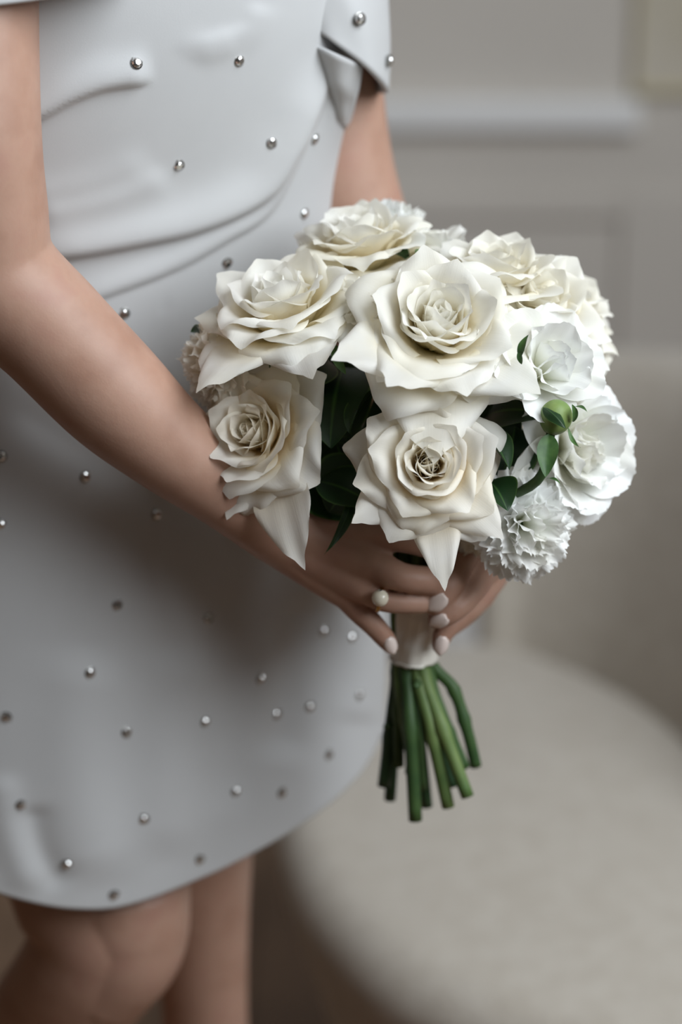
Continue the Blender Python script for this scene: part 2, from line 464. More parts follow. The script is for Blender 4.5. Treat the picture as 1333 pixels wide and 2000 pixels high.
#        z     cx      cy     a      b
KEYS = np.array([
    (0.60, -0.170, 1.590, 0.205, 0.150),
    (0.70, -0.165, 1.590, 0.203, 0.146),
    (0.80, -0.160, 1.588, 0.200, 0.138),
    (0.87, -0.158, 1.585, 0.197, 0.132),
    (0.94, -0.158, 1.580, 0.188, 0.122),
    (1.02, -0.158, 1.572, 0.172, 0.110),
    (1.09, -0.158, 1.562, 0.160, 0.105),
    (1.15, -0.154, 1.556, 0.163, 0.113),
    (1.21, -0.150, 1.552, 0.170, 0.123),
    (1.28, -0.148, 1.552, 0.172, 0.124),
    (1.36, -0.145, 1.556, 0.170, 0.118)])
def sect(z):
    o = []
    for c in range(1, 5):
        o.append(np.interp(z, KEYS[:, 0], KEYS[:, c]))
    return o
# smooth the key table
zz = np.linspace(0.58, 1.36, 157)
tab = np.array([sect(z) for z in zz])
for _ in range(60):
    tab[1:-1] = 0.25 * tab[:-2] + 0.5 * tab[1:-1] + 0.25 * tab[2:]
def sect2(z): return [np.interp(z, zz, tab[:, c]) for c in range(4)]
HEM = np.array([(-400, 1600), (-200, 1680), (-100, 1715), (0, 1742), (60, 1760), (120, 1772), (210, 1775), (280, 1757), (350, 1730), (420, 1700), (480, 1670), (540, 1637), (600, 1598), (650, 1560), (700, 1510), (730, 1460), (752, 1400), (775, 1330), (800, 1250)], float)
NPHI, NZ = 340, 300
def dress_point(phi, z):
    cx, cy, a, b = sect2(z)
    e = 0.88
    c, s = math.cos(phi), math.sin(phi)
    c = math.copysign(abs(c) ** e, c); s = math.copysign(abs(s) ** e, s)
    q = np.array([cx, cy]) + LAT * (a * c) + FRT * (b * s)
    return np.array([q[0], q[1], z])
hemz = []
for i in range(NPHI):
    phi = 2 * math.pi * i / NPHI
    lo, hi = 0.58, 0.90
    for _ in range(24):
        mid = 0.5 * (lo + hi)
        X, Yp, _d = proj(dress_point(phi, mid))
        if Yp > np.interp(X, HEM[:, 0], HEM[:, 1]): lo = mid
        else: hi = mid
    hemz.append(0.5 * (lo + hi))
hemz = np.array(hemz)
front = np.array([math.sin(2 * math.pi * i / NPHI) for i in range(NPHI)])
# only the side turned to the camera is read off the photo; the far side continues the same slant
fx = np.array([dress_point(2 * math.pi * i / NPHI, 0.7)[0] for i in range(NPHI)])
fy = np.array([dress_point(2 * math.pi * i / NPHI, 0.7)[1] for i in range(NPHI)])
nrm_y = np.gradient(np.concatenate([fx[-3:], fx, fx[:3]]))[3:-3]
vis = nrm_y < 0 if nrm_y[np.argmin(fy)] < 0 else nrm_y > 0
A = np.stack([np.ones(vis.sum()), fx[vis]], 1)
cf, *_ = np.linalg.lstsq(A, hemz[vis], rcond=None)
far = cf[0] + cf[1] * fx
w = vis.astype(float)
for _ in range(10): w = (np.roll(w, 1) + w + np.roll(w, -1)) / 3
for _ in range(14): w = (np.roll(w, 1) + w + np.roll(w, -1)) / 3
w = np.clip(2 * w - 1, 0, 1)
hemz = w * hemz + (1 - w) * far
for _ in range(8): hemz = (np.roll(hemz, 1) + hemz + np.roll(hemz, -1)) / 3

FOLDS = [  # polyline px, amp mm, sigma on the left-hand side / right-hand side walking along the line
    ([(650, 110), (600, 200), (555, 290), (498, 374), (380, 432), (250, 462), (120, 485), (0, 500)], 7.0, 14, 46),
    ([(640, 150), (585, 270), (520, 400), (430, 462), (330, 517), (199, 567), (60, 620)], 3.0, 9, 30),
    ([(20, 240), (80, 212), (135, 182), (193, 160), (250, 150), (300, 149)], 6.0, 40, 11),
    ([(300, 300), (200, 350), (120, 372), (60, 380)], 1.6, 46, 30),
    ([(330, 330), (250, 375), (150, 405), (60, 420)], 2.0, 34, 22),
    ([(360, 92), (420, 78), (470, 62), (490, 40), (500, 0)], 1.8, 16, 34),
    ([(340, 70), (395, 100), (460, 80)], 0.8, 34, 20),
    ([(700, 130), (690, 190), (672, 240)], 5.0, 12, 22),
    ([(325, 516), (322, 560), (320, 620)], -0.8, 4, 4),
    ([(600, 1150), (592, 1250), (560, 1380), (545, 1500)], -5.0, 45, 45),
    ([(690, 1180), (700, 1300), (690, 1420)], 3.0, 40, 40),
    ([(60, 1560), (80, 1660), (130, 1740)], -3.0, 34, 30),
    ([(0, 1500), (20, 1620), (70, 1750)], 2.5, 30, 34),
    ([(170, 1250), (150, 1500), (200, 1740)], 4.0, 70, 70),
    ([(360, 1250), (330, 1450), (330, 1690)], 3.0, 60, 60),
    ([(420, 1130), (440, 1350), (430, 1600)], -2.0, 50, 50),
    ([(0, 770), (150, 870), (300, 960), (430, 1020)], -3.0, 60, 40),
]
DV = np.zeros((NZ, NPHI, 3)); 
for i in range(NPHI):
    phi = 2 * math.pi * i / NPHI
    zs = hemz[i] + (1.335 - hemz[i]) * (np.linspace(0, 1, NZ))
    for j in range(NZ):
        DV[j, i] = dress_point(phi, zs[j])
DN = np.cross(np.roll(DV, -1, 1) - np.roll(DV, 1, 1), np.gradient(DV, axis=0))
DN /= np.linalg.norm(DN, axis=2)[..., None]
ctr = DV.mean(1, keepdims=True)
if ((DV - ctr) * DN).sum() < 0: DN = -DN
rel = DV - np.array(CAM)
dd = rel @ np.array(FW); PX = 666.5 + rel @ np.array(RT) / dd * FPX; PY = 1000 - rel @ np.array(UP) / dd * FPX
facing = sm(0.02, 0.30, -(DN * (rel / np.linalg.norm(rel, axis=2)[..., None])).sum(2))
disp = np.zeros_like(PX)
for pts, amp, sl, sr in FOLDS:
    P = cr(pts, 40)
    best = np.full(PX.shape, 1e9); side = np.zeros(PX.shape); tt = np.zeros(PX.shape)
    for k in range(len(P) - 1):
        a, b = P[k], P[k + 1]; ab = b - a; l2 = (ab ** 2).sum()
        t = np.clip(((PX - a[0]) * ab[0] + (PY - a[1]) * ab[1]) / l2, 0, 1)
        dx = PX - (a[0] + t * ab[0]); dy = PY - (a[1] + t * ab[1])
        q = dx * dx + dy * dy
        u = q < best
        best = np.where(u, q, best); side = np.where(u, ab[0] * dy - ab[1] * dx, side); tt = np.where(u, (k + t) / (len(P) - 1), tt)
    sg = np.where(side > 0, sr, sl)
    disp += mm(amp) * np.exp(-best / (sg * sg)) * sm(0, 0.18, tt) * sm(0, 0.18, 1 - tt)
DV = DV + DN * (disp * facing)[..., None]
DFc = grid_faces(NPHI, NZ, True)
dress = mesh_obj('dress', DV.reshape(-1, 3), DFc, M['dress'], person)
dress['label'] = 'white draped off-shoulder minidress'
dress_bvh = BVHTree.FromPolygons([tuple(v) for v in DV.reshape(-1, 3)], DFc)
sd = dress.modifiers.new('thickness', 'SOLIDIFY'); sd.thickness = 0.0025; sd.offset = -1

# off-the-shoulder sleeves: bands of the same cloth round each arm
def sleeve(name, rings, n=96, fold=0.0):
    V = []
    ks = cr([r for r in rings], 40)
    for j, q in enumerate(ks):
        c = at(q[0], q[1], q[2])
        ax = camdir(q[5], 1.0, q[6])
        s = ax.cross(Vector((0, 1, 0))).normalized(); t = ax.cross(s).normalized()
        for i in range(n):
            a = 2 * math.pi * i / n
            r = 1 + fold * math.sin(3 * a + j * 0.12) + 0.6 * fold * math.sin(7 * a - j * 0.2)
            V.append(c + s * (math.cos(a) * mm(q[3]) * r) + t * (math.sin(a) * mm(q[4]) * r))
    F = grid_faces(n, len(ks), True)
    # turned-under hem
    o = mesh_obj(name, V, F, M['dress'], dress)
    md = o.modifiers.new('thickness', 'SOLIDIFY'); md.thickness = 0.003; md.offset = 1
    return o, V, F
sl1 = sleeve('sleeve', [(600, -330, 1.585, 58, 66, 0.0, 0.30), (606, -190, 1.57, 56, 72, 0.2, 0.2), (612, -80, 1.565, 54, 76, 0.4, 0.1), (620, 10, 1.565, 52, 76, 0.5, 0.05), (630, 100, 1.568, 49, 72, 0.62, 0.05)], fold=0.02)
sl2 = sleeve('sleeve', [(-60, -330, 1.405, 60, 60, 0, 0.36), (-30, -200, 1.395, 66, 62, 0, 0.36), (-10, -80, 1.40, 76, 62, -0.1, 0.36), (-4, -20, 1.40, 80, 66, -0.10, 0.36)], fold=0.012)
sv_bvh = BVHTree.FromPolygons(sl1[1], sl1[2])

# the little wing of cloth folded out at the side of the bodice under the sleeve
def flap():
    Lp = cr([(612, 84), (636, 160), (666, 248)], 14); Rp = cr([(706, 126), (694, 188), (676, 250)], 14)
    V = []
    for a, b in zip(Lp, Rp):
        h = ray(dress_bvh, a[0], a[1])[0]
        d0 = (proj(h)[2] if h is not None else 1.54) + 0.004
        for i in range(9):
            u = i / 8
            V.append(at(a[0] + (b[0] - a[0]) * u, a[1] + (b[1] - a[1]) * u, d0 + 0.018 * u - 0.013 * math.sin(math.pi * u)))
    o = mesh_obj('side_flap', V, grid_faces(9, 14), M['dress'], dress)
    md = o.modifiers.new('thickness', 'SOLIDIFY'); md.thickness = 0.002; md.offset = -1
flap()
# crystals sewn on the cloth
def gem_mesh():
    V = []; F = []; mi = []
    n = 14
    def ringv(r, z, ph=0): 
        b = len(V)
        for i in range(n):
            a = 2 * math.pi * (i + ph) / n; V.append((r * math.cos(a), r * math.sin(a), z))
        return b
    # setting
    a = ringv(3.1, 0.0); b = ringv(3.7, 1.2); c = ringv(3.7, 1.9); d = ringv(3.3, 2.1)
    for p, q in ((a, b), (b, c), (c, d)):
        for i in range(n):
            F.append((p + i, p + (i + 1) % n, q + (i + 1) % n, q + i)); mi.append(0)
    # stone with crown facets
    e = ringv(3.25, 1.7); f = ringv(2.5, 3.0, 0.5); g = ringv(1.5, 3.6, 0)
    for p, q, up in ((e, f, 0), (f, g, 1)):
        for i in range(n):
            if up == 0:
                F.append((p + i, p + (i + 1) % n, q + i)); F.append((p + (i + 1) % n, q + (i + 1) % n, q + i))
            else:
                F.append((p + i, p + (i + 1) % n, q + (i + 1) % n)); F.append((p + i, q + (i + 1) % n, q + i))
            mi += [1, 1]
    F.append(tuple(g + i for i in range(n))); mi.append(1)
    me = bpy.data.meshes.new('crystal')
    me.from_pydata([(x * 1.12 / 1000, y * 1.12 / 1000, z * 1.12 / 1000) for x, y, z in V], [], F)
    me.materials.append(M['silver']); me.materials.append(M['crystal'])
    me.polygons.foreach_set('material_index', mi)
    me.update()
    return me
GEM = gem_mesh()
rng = random.Random(3)
GEMS = [(263, 124), (464, 116), (346, 320), (528, 277), (609, 269), (589, 416), (440, 512), (240, 610), (165, 930), (303, 1004), (3, 889), (1, 1022), (226, 1179), (404, 1206), (175, 1313), (506, 1323), (246, 1428), (397, 1407), (13, 1398), (537, 1393), (602, 1379), (628, 1232), (683, 1243), (697, 1356), (638, 1472), (458, 1543), (547, 1546), (279, 1597), (40, 1569), (131, 1684), (387, 1676), (221, 1745), (700, 37), (755, 118)]
for gx, gy in GEMS:
    h1 = ray(dress_bvh, gx, gy); h2 = ray(sv_bvh, gx, gy)
    if h2[0] is None and h1[0] is None:
        h2 = ray(sv_bvh, gx - 12, gy)
    hit = h1
    if h1[0] is None or (h2[0] is not None and (h2[0] - CAM).length < (h1[0] - CAM).length): hit = h2
    if hit[0] is None: continue
    o = bpy.data.objects.new('crystal', GEM); COL.objects.link(o)
    q = hit[1].to_track_quat('Z', 'Y')
    tilt = Quaternion((rng.uniform(-1, 1), rng.uniform(-1, 1), 0), 0.15)
    o.rotation_euler = (q @ tilt).to_euler()
    o.location = hit[0] + hit[1] * 0.0004
    attach(o, dress)

# nails
def nail(px, py, ax, ay, ln, wd):
    loc, nr = ray(body_bvh, px, py, bofs)
    if loc is None: return
    t = (RT * ax - UP * ay); t = (t - nr * t.dot(nr)).normalized(); s = nr.cross(t).normalized()
    V = []; nu, nv = 9, 11
    for j in range(nv):
        v = -1 + 2 * j / (nv - 1)
        wv = wd / 2 * (1 - 0.55 * abs(v) ** 3.2)
        for i in range(nu):
            u = -1 + 2 * i / (nu - 1)
            V.append(loc + t * (v * ln / 2 * (1 - 0.06 * u * u)) + s * (u * wv) + nr * (0.0012 - 0.0020 * u * u - 0.0008 * v * v))
    o = mesh_obj('fingernail', V, grid_faces(nu, nv), M['nail'], person)
    md = o.modifiers.new('thickness', 'SOLIDIFY'); md.thickness = 0.0009; md.offset = 1
nail(765, 1262, 0.45, 0.9, 0.013, 0.0085)
nail(854, 1178, -0.75, 0.66, 0.0155, 0.0105)
nail(857, 1214, -0.85, 0.5, 0.0140, 0.0092)
nail(863, 1262, -0.1, 1.0, 0.0140, 0.0090)

# ------------------------------------------------------------------ ring
ring = empty('ring', at(745, 1168, 1.46))
tag(ring, 'gold ring with a round pearl on the finger above the ribbon wrap', 'ring')
ax = (at(800, 1174, 1.468) - at(735, 1162, 1.467)).normalized()
rc = at(742, 1166, 1.4675)
q = ax.to_track_quat('Z', 'Y')
V = []; R0, r0 = 0.0086, 0.0010
for i in range(40):
    a = 2 * math.pi * i / 40
    for k in range(10):
        b = 2 * math.pi * k / 10
        V.append(rc + q @ Vector(((R0 + r0 * math.cos(b)) * math.cos(a), (R0 + r0 * math.cos(b)) * math.sin(a), 1.3 * r0 * math.sin(b))))
F = [(i * 10 + k, ((i + 1) % 40) * 10 + k, ((i + 1) % 40) * 10 + (k + 1) % 10, i * 10 + (k + 1) % 10) for i in range(40) for k in range(10)]
mesh_obj('band', V, F, M['gold'], ring)
pc = at(743, 1168, 1.455)
V = []; nn = 24
for j in range(1, 12):
    th = math.pi * j / 12
    for i in range(nn):
        ph = 2 * math.pi * i / nn
        V.append(pc + Vector((math.sin(th) * math.cos(ph), math.sin(th) * math.sin(ph), math.cos(th))) * 0.0052)
F = grid_faces(nn, 11, True) + [tuple(range(nn)), tuple(range(10 * nn + nn - 1, 10 * nn - 1, -1))]
mesh_obj('pearl', V, F, M['pearl'], ring)

# ------------------------------------------------------------------ bouquet
HT = at(806, 1095, 1.512)        # top of the wrapped handle
HB = at(808, 1285, 1.545)        # bottom of the wrap
bouquet = empty('bouquet', HB)
tag(bouquet, 'round bouquet of white roses, carnations and dark leaves tied with ribbon', 'bouquet')

def petal(name, parent, mat, M4, L, W, th0, th1, k0, k1, r0=3.0, z0=0.0, roll=0.0, rr=4.0, amax=2.6, pw=1.4, ruff=0.0, serr=0.0,
          point=0.05, skew=0.0, tipcurl=0.0, nu=15, nv=15, rs=None, round_=0.28, base_w=0.25):
    """one petal in mm; axis +Z, petal stands off towards +X. roll: how far (mm) the corners fold back behind the tip."""
    rs = rs or random
    u = np.linspace(-1, 1, nu)[None, :].repeat(nv, 0)
    v = np.linspace(0, 1, nv)[:, None].repeat(nu, 1)
    w = W / 2 * (base_w + (1 - base_w) * np.sin(np.pi / 2 * np.clip(v / 0.65, 0, 1))) * (1 - 0.22 * np.clip((v - 0.65) / 0.35, 0, 1) ** 2)
    x = u * w
    s = L * v * (1 - round_ * u * u * v)
    s = s + point * L * np.exp(-(u / 0.16) ** 2) * v ** 6
    if serr:
        ph = rs.uniform(0, 6)
        s = s + serr * v ** 4 * (np.sin(u * 19 + ph) * 0.6 + np.sin(u * 31 + ph * 2) * 0.5)
    nn = np.zeros_like(x)
    if roll > 0:
        for sg, rl in ((1, roll * (1 + skew)), (-1, roll * (1 - skew))):
            A_ = np.array([W / 2 * 1.02, 0.34 * L]); B_ = np.array([0.0, L * (1 + point)])
            nrm = np.array([B_[1] - A_[1], A_[0] - B_[0]]); nrm /= np.linalg.norm(nrm)
            dmax = nrm @ (np.array([W / 2 * 0.86, L * (1 - round_) * 0.98]) - A_)
            off = max(0.0, dmax - rl)
            t = (np.abs(x) - A_[0]) * nrm[0] + (s - A_[1]) * nrm[1] - off
            m = (t > 0) & (x * sg > 0)
            an = np.clip(t / rr, 0, amax)
            ext = np.clip(t - amax * rr, 0, None)
            inpl = rr * np.sin(an) + ext * math.cos(amax)
            nrmo = rr * (1 - np.cos(an)) + ext * math.sin(amax)
            x = np.where(m, x + sg * nrm[0] * (inpl - t), x)
            s = np.where(m, s + nrm[1] * (inpl - t), s)
            nn = np.where(m, nn + nrmo, nn)
    if ruff:
        p1, p2 = rs.uniform(0, 6), rs.uniform(0, 6)
        nn = nn + ruff * v ** 2.2 * (np.sin(u * 5.2 + p1) + 0.6 * np.sin(u * 9.5 + p2 + 2 * v))
    # centre line
    ns = 60; smax = L * 1.25
    S = np.linspace(0, smax, ns)
    th = th0 + (th1 - th0) * np.clip(S / L, 0, 1.2) ** pw + tipcurl * np.clip((S / L - 0.66) / 0.34, 0, 1.2) ** 1.6
    th = np.radians(th)
    Rr = r0 + np.concatenate([[0], np.cumsum(np.sin(th[:-1]) * np.diff(S))])
    Zz = z0 + np.concatenate([[0], np.cumsum(np.cos(th[:-1]) * np.diff(S))])
    s = np.clip(s, 0, smax)
    r = np.interp(s, S, Rr); z = np.interp(s, S, Zz); t_ = np.interp(s, S, th)
    kk = k0 + (k1 - k0) * np.clip(s / L, 0, 1)
    kk = np.where(np.abs(kk) < 1e-4, 1e-4, kk)
    ph = kk * x
    lat = np.sin(ph) / kk; inn = (1 - np.cos(ph)) / kk
    Nr, Nz = np.cos(t_), -np.sin(t_)
    X = r - Nr * inn + Nr * np.cos(ph) * nn
    Zc = z - Nz * inn + Nz * np.cos(ph) * nn
    Y = lat + np.sin(ph) * nn
    V = [M4 @ Vector((a / 1000, b / 1000, c / 1000)) for a, b, c in zip(X.ravel(), Y.ravel(), Zc.ravel())]
    uv = np.stack([(u.ravel() + 1) / 2, v.ravel()], 1)
    return mesh_obj(name, V, grid_faces(nu, nv), mat, parent, uv=uv)

def frame(face, axis, twist=0.0, h=0.0, sc=1.0):
    """matrix of a flower whose face centre is at `face`, looking along `axis`; h = face height above the base (mm)"""
    q = axis.to_track_quat('Z', 'Y')
    base = face - axis * (h * sc / 1000)
    return Matrix.Translation(base) @ q.to_matrix().to_4x4() @ Matrix.Rotation(twist, 4, 'Z') @ Matrix.Scale(sc, 4)

STEM_FROM = []
def calyx(M4, parent, L=20, W=8, n=5, th=(70, 130), mat='sepal', rs=random):
    for i in range(n):
        R = M4 @ Matrix.Rotation(2 * math.pi * i / n + 0.3, 4, 'Z')
        petal('sepal', parent, M[mat], R, L, W, th[0], th[1] + rs.uniform(-20, 20), 0.03, 0.05, r0=3, z0=-1, point=0.5, nu=5, nv=8, rs=rs, round_=0.6, base_w=0.6)
    # swollen base of the flower
    V = []; n_ = 12
    for j in range(7):
        a = j / 6
        rr = 5.5 * math.sin(math.pi * (0.15 + 0.8 * a)) + 0.8
        for k in range(n_):
            b = 2 * math.pi * k / n_
            V.append(M4 @ Vector((rr * math.cos(b) / 1000, rr * math.sin(b) / 1000, (-9 + 11 * a) / 1000)))
    F = grid_faces(n_, 7, True) + [tuple(range(n_)), tuple(range(6 * n_, 7 * n_))]
    mesh_obj('calyx', V, F, M[mat], parent)

RINGS = [ # n, L, W, th0, th1, k0, k1, r0, z0, roll, rr
    (2, 25, 24, 3, -6, 1 / 3.4, 1 / 3.2, 0.6, 7, 0, 3),
    (3, 26, 21, 5, -20, 1 / 4.8, 1 / 5, 0.8, 6, 0, 3),
    (4, 29, 27, 13, -18, 1 / 8, 1 / 8, 1.8, 5, 0, 3),
    (4, 33, 35, 20, -12, 1 / 11, 1 / 11.5, 2.6, 4, 2.5, 2.2),
    (5, 36, 40, 26, -4, 1 / 14, 1 / 15, 3.2, 3, 5, 2.4),
    (5, 40, 44, 34, 14, 1 / 18, 1 / 21, 3.8, 2, 8, 2.8),
    (5, 45, 47, 42, 42, 1 / 22, 1 / 40, 4.4, 1, 11, 3.2),
    (6, 49, 49, 50, 74, 1 / 27, 1 / 110, 4.8, 0, 14, 3.6),
    (5, 53, 51, 60, 106, 1 / 32, -1 / 90, 5.0, -1, 16, 3.8),
]
NR = len(RINGS) - 1
def rose(label, px, py, d, axis, sc, seed, mat='rose', openness=1.0, rings=RINGS, extra=(), skip=(), h=34, lab_group=None):
    rs = random.Random(seed)
    ax = camdir(*axis)
    M4 = frame(at(px, py, d), ax, rs.uniform(0, 6.28), h, sc)
    root = empty('rose', M4.translation, bouquet)
    root['label'] = label
    tw = rs.uniform(0, 6)
    for ri, (n, L, W, th0, th1, k0, k1, r0, z0, roll, rr) in enumerate(rings):
        tw += 0.62
        for i in range(n):
            if (ri, i) in skip: continue
            a = tw + 2 * math.pi * i / n + rs.uniform(-0.14, 0.14)
            j = rs.uniform
            f = 1 + (openness - 1) * (ri / NR)
            R = M4 @ Matrix.Rotation(a, 4, 'Z')
            petal('petal', root, M[mat], R, L * j(0.94, 1.06), W * (1.1 if ri > 4 else 1.0) * j(0.9, 1.12), th0 * f + j(-4, 4), th1 * f + j(-11, 11) * (0.4 + ri / NR), k0, k1,
                  r0=r0, z0=z0, roll=roll * j(0.7, 1.5), rr=rr * j(0.8, 1.5), amax=j(2.0, 3.0), pw=j(1.2, 1.7),
                  ruff=(0.35 + 0.12 * ri) * j(0.5, 1.4), point=0.02 + 0.008 * ri, skew=j(-0.4, 0.4), tipcurl=j(10, 95) * (ri / NR) ** 0.8, rs=rs,
                  nu=21 if ri > 3 else 15, nv=19 if ri > 3 else 13)
    # single big petals whose place in the photograph is plain: camera-space direction, length, width, end tilt
    for (dr, du, dt, L, W, th0, th1, roll) in extra:
        dv = M4.inverted().to_3x3() @ (RT * dr + UP * du - FW * dt)
        a = math.atan2(dv.y, dv.x)
        R = M4 @ Matrix.Rotation(a, 4, 'Z')
        petal('petal', root, M[mat], R, L, W, th0, th1, 1 / 34, -1 / 120, r0=5, z0=-2, roll=roll, rr=3.2, amax=2.5, pw=1.3, ruff=0.8, point=0.1,
              skew=rs.uniform(-0.3, 0.3), rs=rs, nu=19, nv=19)
    calyx(M4, root, rs=rs)
    STEM_FROM.append((M4 @ Vector((0, 0, -0.008)), ax, sc))
    return root

rose('large open white rose at the centre of the bouquet', 866, 600, 1.395, (0.10, 0.50, 0.86), 1.16, 11, extra=(
    (-0.05, -1, 0.2, 62, 56, 62, 122, 6), (-0.85, -0.5, 0.2, 66, 46, 46, 72, 26), (-0.5, -0.85, 0.2, 62, 46, 42, 66, 26), (0.75, -0.6, 0.2, 60, 52, 48, 88, 15)))
rose('upright white rose on the upper left of the bouquet', 540, 548, 1.43, (-0.22, 0.82, 0.52), 1.10, 23, extra=(
    (-0.5, -0.8, 0.3, 66, 46, 58, 112, 15), (0.3, -0.9, 0.3, 60, 46, 58, 110, 15)))
rose('cream rose facing left above the forearm', 474, 836, 1.425, (-0.50, 0.14, 0.85), 0.95, 35, 'rose_warm', 0.92, extra=(
    (0.42, -0.92, 0.1, 84, 42, 66, 96, 3), (-0.4, -0.9, 0.1, 52, 42, 56, 86, 10)))
rose('cream rose with a tight swirled heart low in the centre', 842, 902, 1.39, (0.02, 0.10, 0.99), 0.92, 47, 'rose_warm', 0.95, extra=(
    (0.12, -1, 0.0, 72, 34, 60, 96, 7), (-0.8, -0.6, 0.1, 56, 42, 56, 84, 12), (0.7, -0.7, 0.1, 60, 44, 56, 86, 10)))
rose('white rose at the top left rim of the bouquet', 700, 428, 1.475, (-0.12, 0.88, 0.40), 0.98, 59)
rose('white rose at the top of the bouquet right of the middle', 972, 492, 1.452, (0.08, 0.86, 0.46), 1.02, 61)
rose('white rose on the upper right of the bouquet', 1068, 560, 1.445, (0.36, 0.62, 0.66), 1.02, 73)
rose('white rose at the far right rim of the bouquet', 1150, 655, 1.485, (0.84, 0.36, 0.30), 1.0, 85)
rose('white rose at the upper right rim behind its neighbours', 1118, 548, 1.50, (0.52, 0.74, 0.34), 1.0, 109)
rose('half hidden white rose behind the central roses', 820, 545, 1.50, (0.0, 0.95, 0.25), 0.9, 97)

def carnation(name, label, px, py, d, axis, R, seed, mat='white', n=46, spread=108, serr=1.6, ruff=2.4, Wf=0.85, cluster=0):
    rs = random.Random(seed)
    ax = camdir(*axis)
    M4 = frame(at(px, py, d), ax, rs.uniform(0, 6.28), R * 0.62, 1.0)
    root = empty(name, M4.translation, bouquet)
    root['label'] = label
    for i in range(n):
        f = (i + 0.5) / n
        th = spread * f ** 0.62
        a = i * 2.39996 + rs.uniform(-0.2, 0.2)
        Rm = M4 @ Matrix.Rotation(a, 4, 'Z')
        L = R * (0.78 + 0.22 * f) * rs.uniform(0.9, 1.08)
        petal('petal', root, M[mat], Rm, L, L * Wf * rs.uniform(0.85, 1.15), th * 0.75, th + rs.uniform(-10, 10), 1 / 30, 1 / 50 * rs.uniform(-1, 1),
              r0=1, z0=-2 * f, ruff=ruff * rs.uniform(0.7, 1.3), serr=serr, point=0, nu=23, nv=9, rs=rs, round_=0.16, base_w=0.18)
    calyx(M4, root, 12, 6, rs=rs)
    STEM_FROM.append((M4 @ Vector((0, 0, -0.008)), ax, 0.8))
    return root
carnation('carnation', 'frilly white carnation at the lower right of the bouquet', 1042, 1030, 1.425, (0.28, -0.12, 0.92), 36, 5)
carnation('carnation', 'frilly cream carnation on the left rim beside the forearm', 388, 708, 1.445, (-0.80, 0.0, 0.6), 30, 6, 'cream', 40)
carnation('carnation', 'small cream carnation half hidden under the lowest rose', 945, 1050, 1.465, (0.1, -0.5, 0.7), 22, 7, 'cream', 30)
carnation('carnation', 'ruffled white carnation between the two largest roses', 742, 572, 1.418, (-0.05, 0.7, 0.7), 29, 8, 'cream', 40, ruff=1.8, serr=1.0)
carnation('carnation', 'white carnation peeping out at the top rim of the bouquet', 768, 402, 1.515, (0.1, 0.95, 0.2), 24, 9, 'white', 32)

def peony(label, px, py, d, axis, R, seed, specs):
    rs = random.Random(seed)
    ax = camdir(*axis)
    M4 = frame(at(px, py, d), ax, rs.uniform(0, 6.28), R * 0.5, 1.0)
    root = empty('peony', M4.translation, bouquet)
    root['label'] = label
    for (n, Lf, Wf, th0, th1, serr, ruff) in specs:
        t0 = rs.uniform(0, 6)
        for i in range(n):
            a = t0 + 2 * math.pi * i / n + rs.uniform(-0.25, 0.25)
            L = R * Lf * rs.uniform(0.9, 1.1)
            petal('petal', root, M['white'], M4 @ Matrix.Rotation(a, 4, 'Z'), L, L * Wf * rs.uniform(0.9, 1.1), th0 + rs.uniform(-6, 6), th1 + rs.uniform(-12, 12),
                  1 / 30, 1 / 45, r0=2, z0=0, ruff=ruff * rs.uniform(0.6, 1.3), serr=serr, point=0, nu=21, nv=13, rs=rs, round_=0.2, base_w=0.3)
    calyx(M4, root, 12, 7, rs=rs)
    STEM_FROM.append((M4 @ Vector((0, 0, -0.008)), ax, 0.8))
    return root
PSP = [(6, 0.8, 0.9, 5, -5, 1.0, 1.6), (6, 0.95, 0.95, 25, 30, 0.9, 1.6), (7, 1.05, 1.0, 45, 62, 0.8, 1.6), (7, 1.15, 1.0, 66, 92, 0.7, 1.4)]
peony('full white peony bulging at the right edge of the bouquet', 1140, 880, 1.455, (0.66, -0.05, 0.75), 42, 15, PSP)
peony('loose white bloom with round thin petals on the right of the bouquet', 1085, 705, 1.415, (0.42, 0.30, 0.85), 43, 16,
      [(4, 0.7, 0.9, 5, 0, 0.5, 1.5), (5, 0.85, 0.95, 30, 40, 0.5, 1.6), (6, 1.0, 0.95, 52, 80, 0.5, 1.4)])
peony('small white bloom with green sepals at the top of the bouquet', 850, 470, 1.50, (0.1, 0.95, 0.2), 27, 17,
      [(4, 0.8, 0.9, 10, 0, 0.5, 1.2), (6, 1.0, 0.95, 35, 55, 0.5, 1.4)])
peony('pale ruffled bloom low on the right behind the carnation', 1080, 960, 1.49, (0.5, -0.5, 0.6), 34, 18, PSP[1:])

# leaves ------------------------------------------------------------
def leaf(b, t, wid, face=(0, 0, 1), cup=0.25, droop=0.12, name='leaf', mat='leaf', parent=None, label=None, fold=0.0, nu=11, nv=17):
    B = at(*b); T = at(*t)
    ax = (T - B); L = ax.length; ax.normalize()
    nr = camdir(*face); nr = (nr - ax * nr.dot(ax)).normalized(); s = ax.cross(nr).normalized()
    V = []; uv = []
    for j in range(nv):
        v = j / (nv - 1)
        w = wid / 2000 * max(0.02, math.sin(math.pi * min(1, v ** 0.85)) ** 0.75) * (1.06 - 0.12 * v)
        for i in range(nu):
            u = -1 + 2 * i / (nu - 1)
            h = cup * w * abs(u) ** 1.4 - droop * L * (2 * v - 1) ** 2 + 0.02 * L * math.sin(7 * v + 2 * u) * abs(u) + fold * w * u * u * u
            V.append(B + ax * (L * v) + s * (u * w) + nr * h); uv.append(((u + 1) / 2, v))
    o = mesh_obj(name, V, grid_faces(nu, nv), M[mat], parent or bouquet, uv=uv)
    if label: o['label'] = label
    return o
leaf((668, 700, 1.46), (640, 860, 1.425), 46, (-0.2, 0.5, 0.8), label='broad dark green leaf between the left roses')
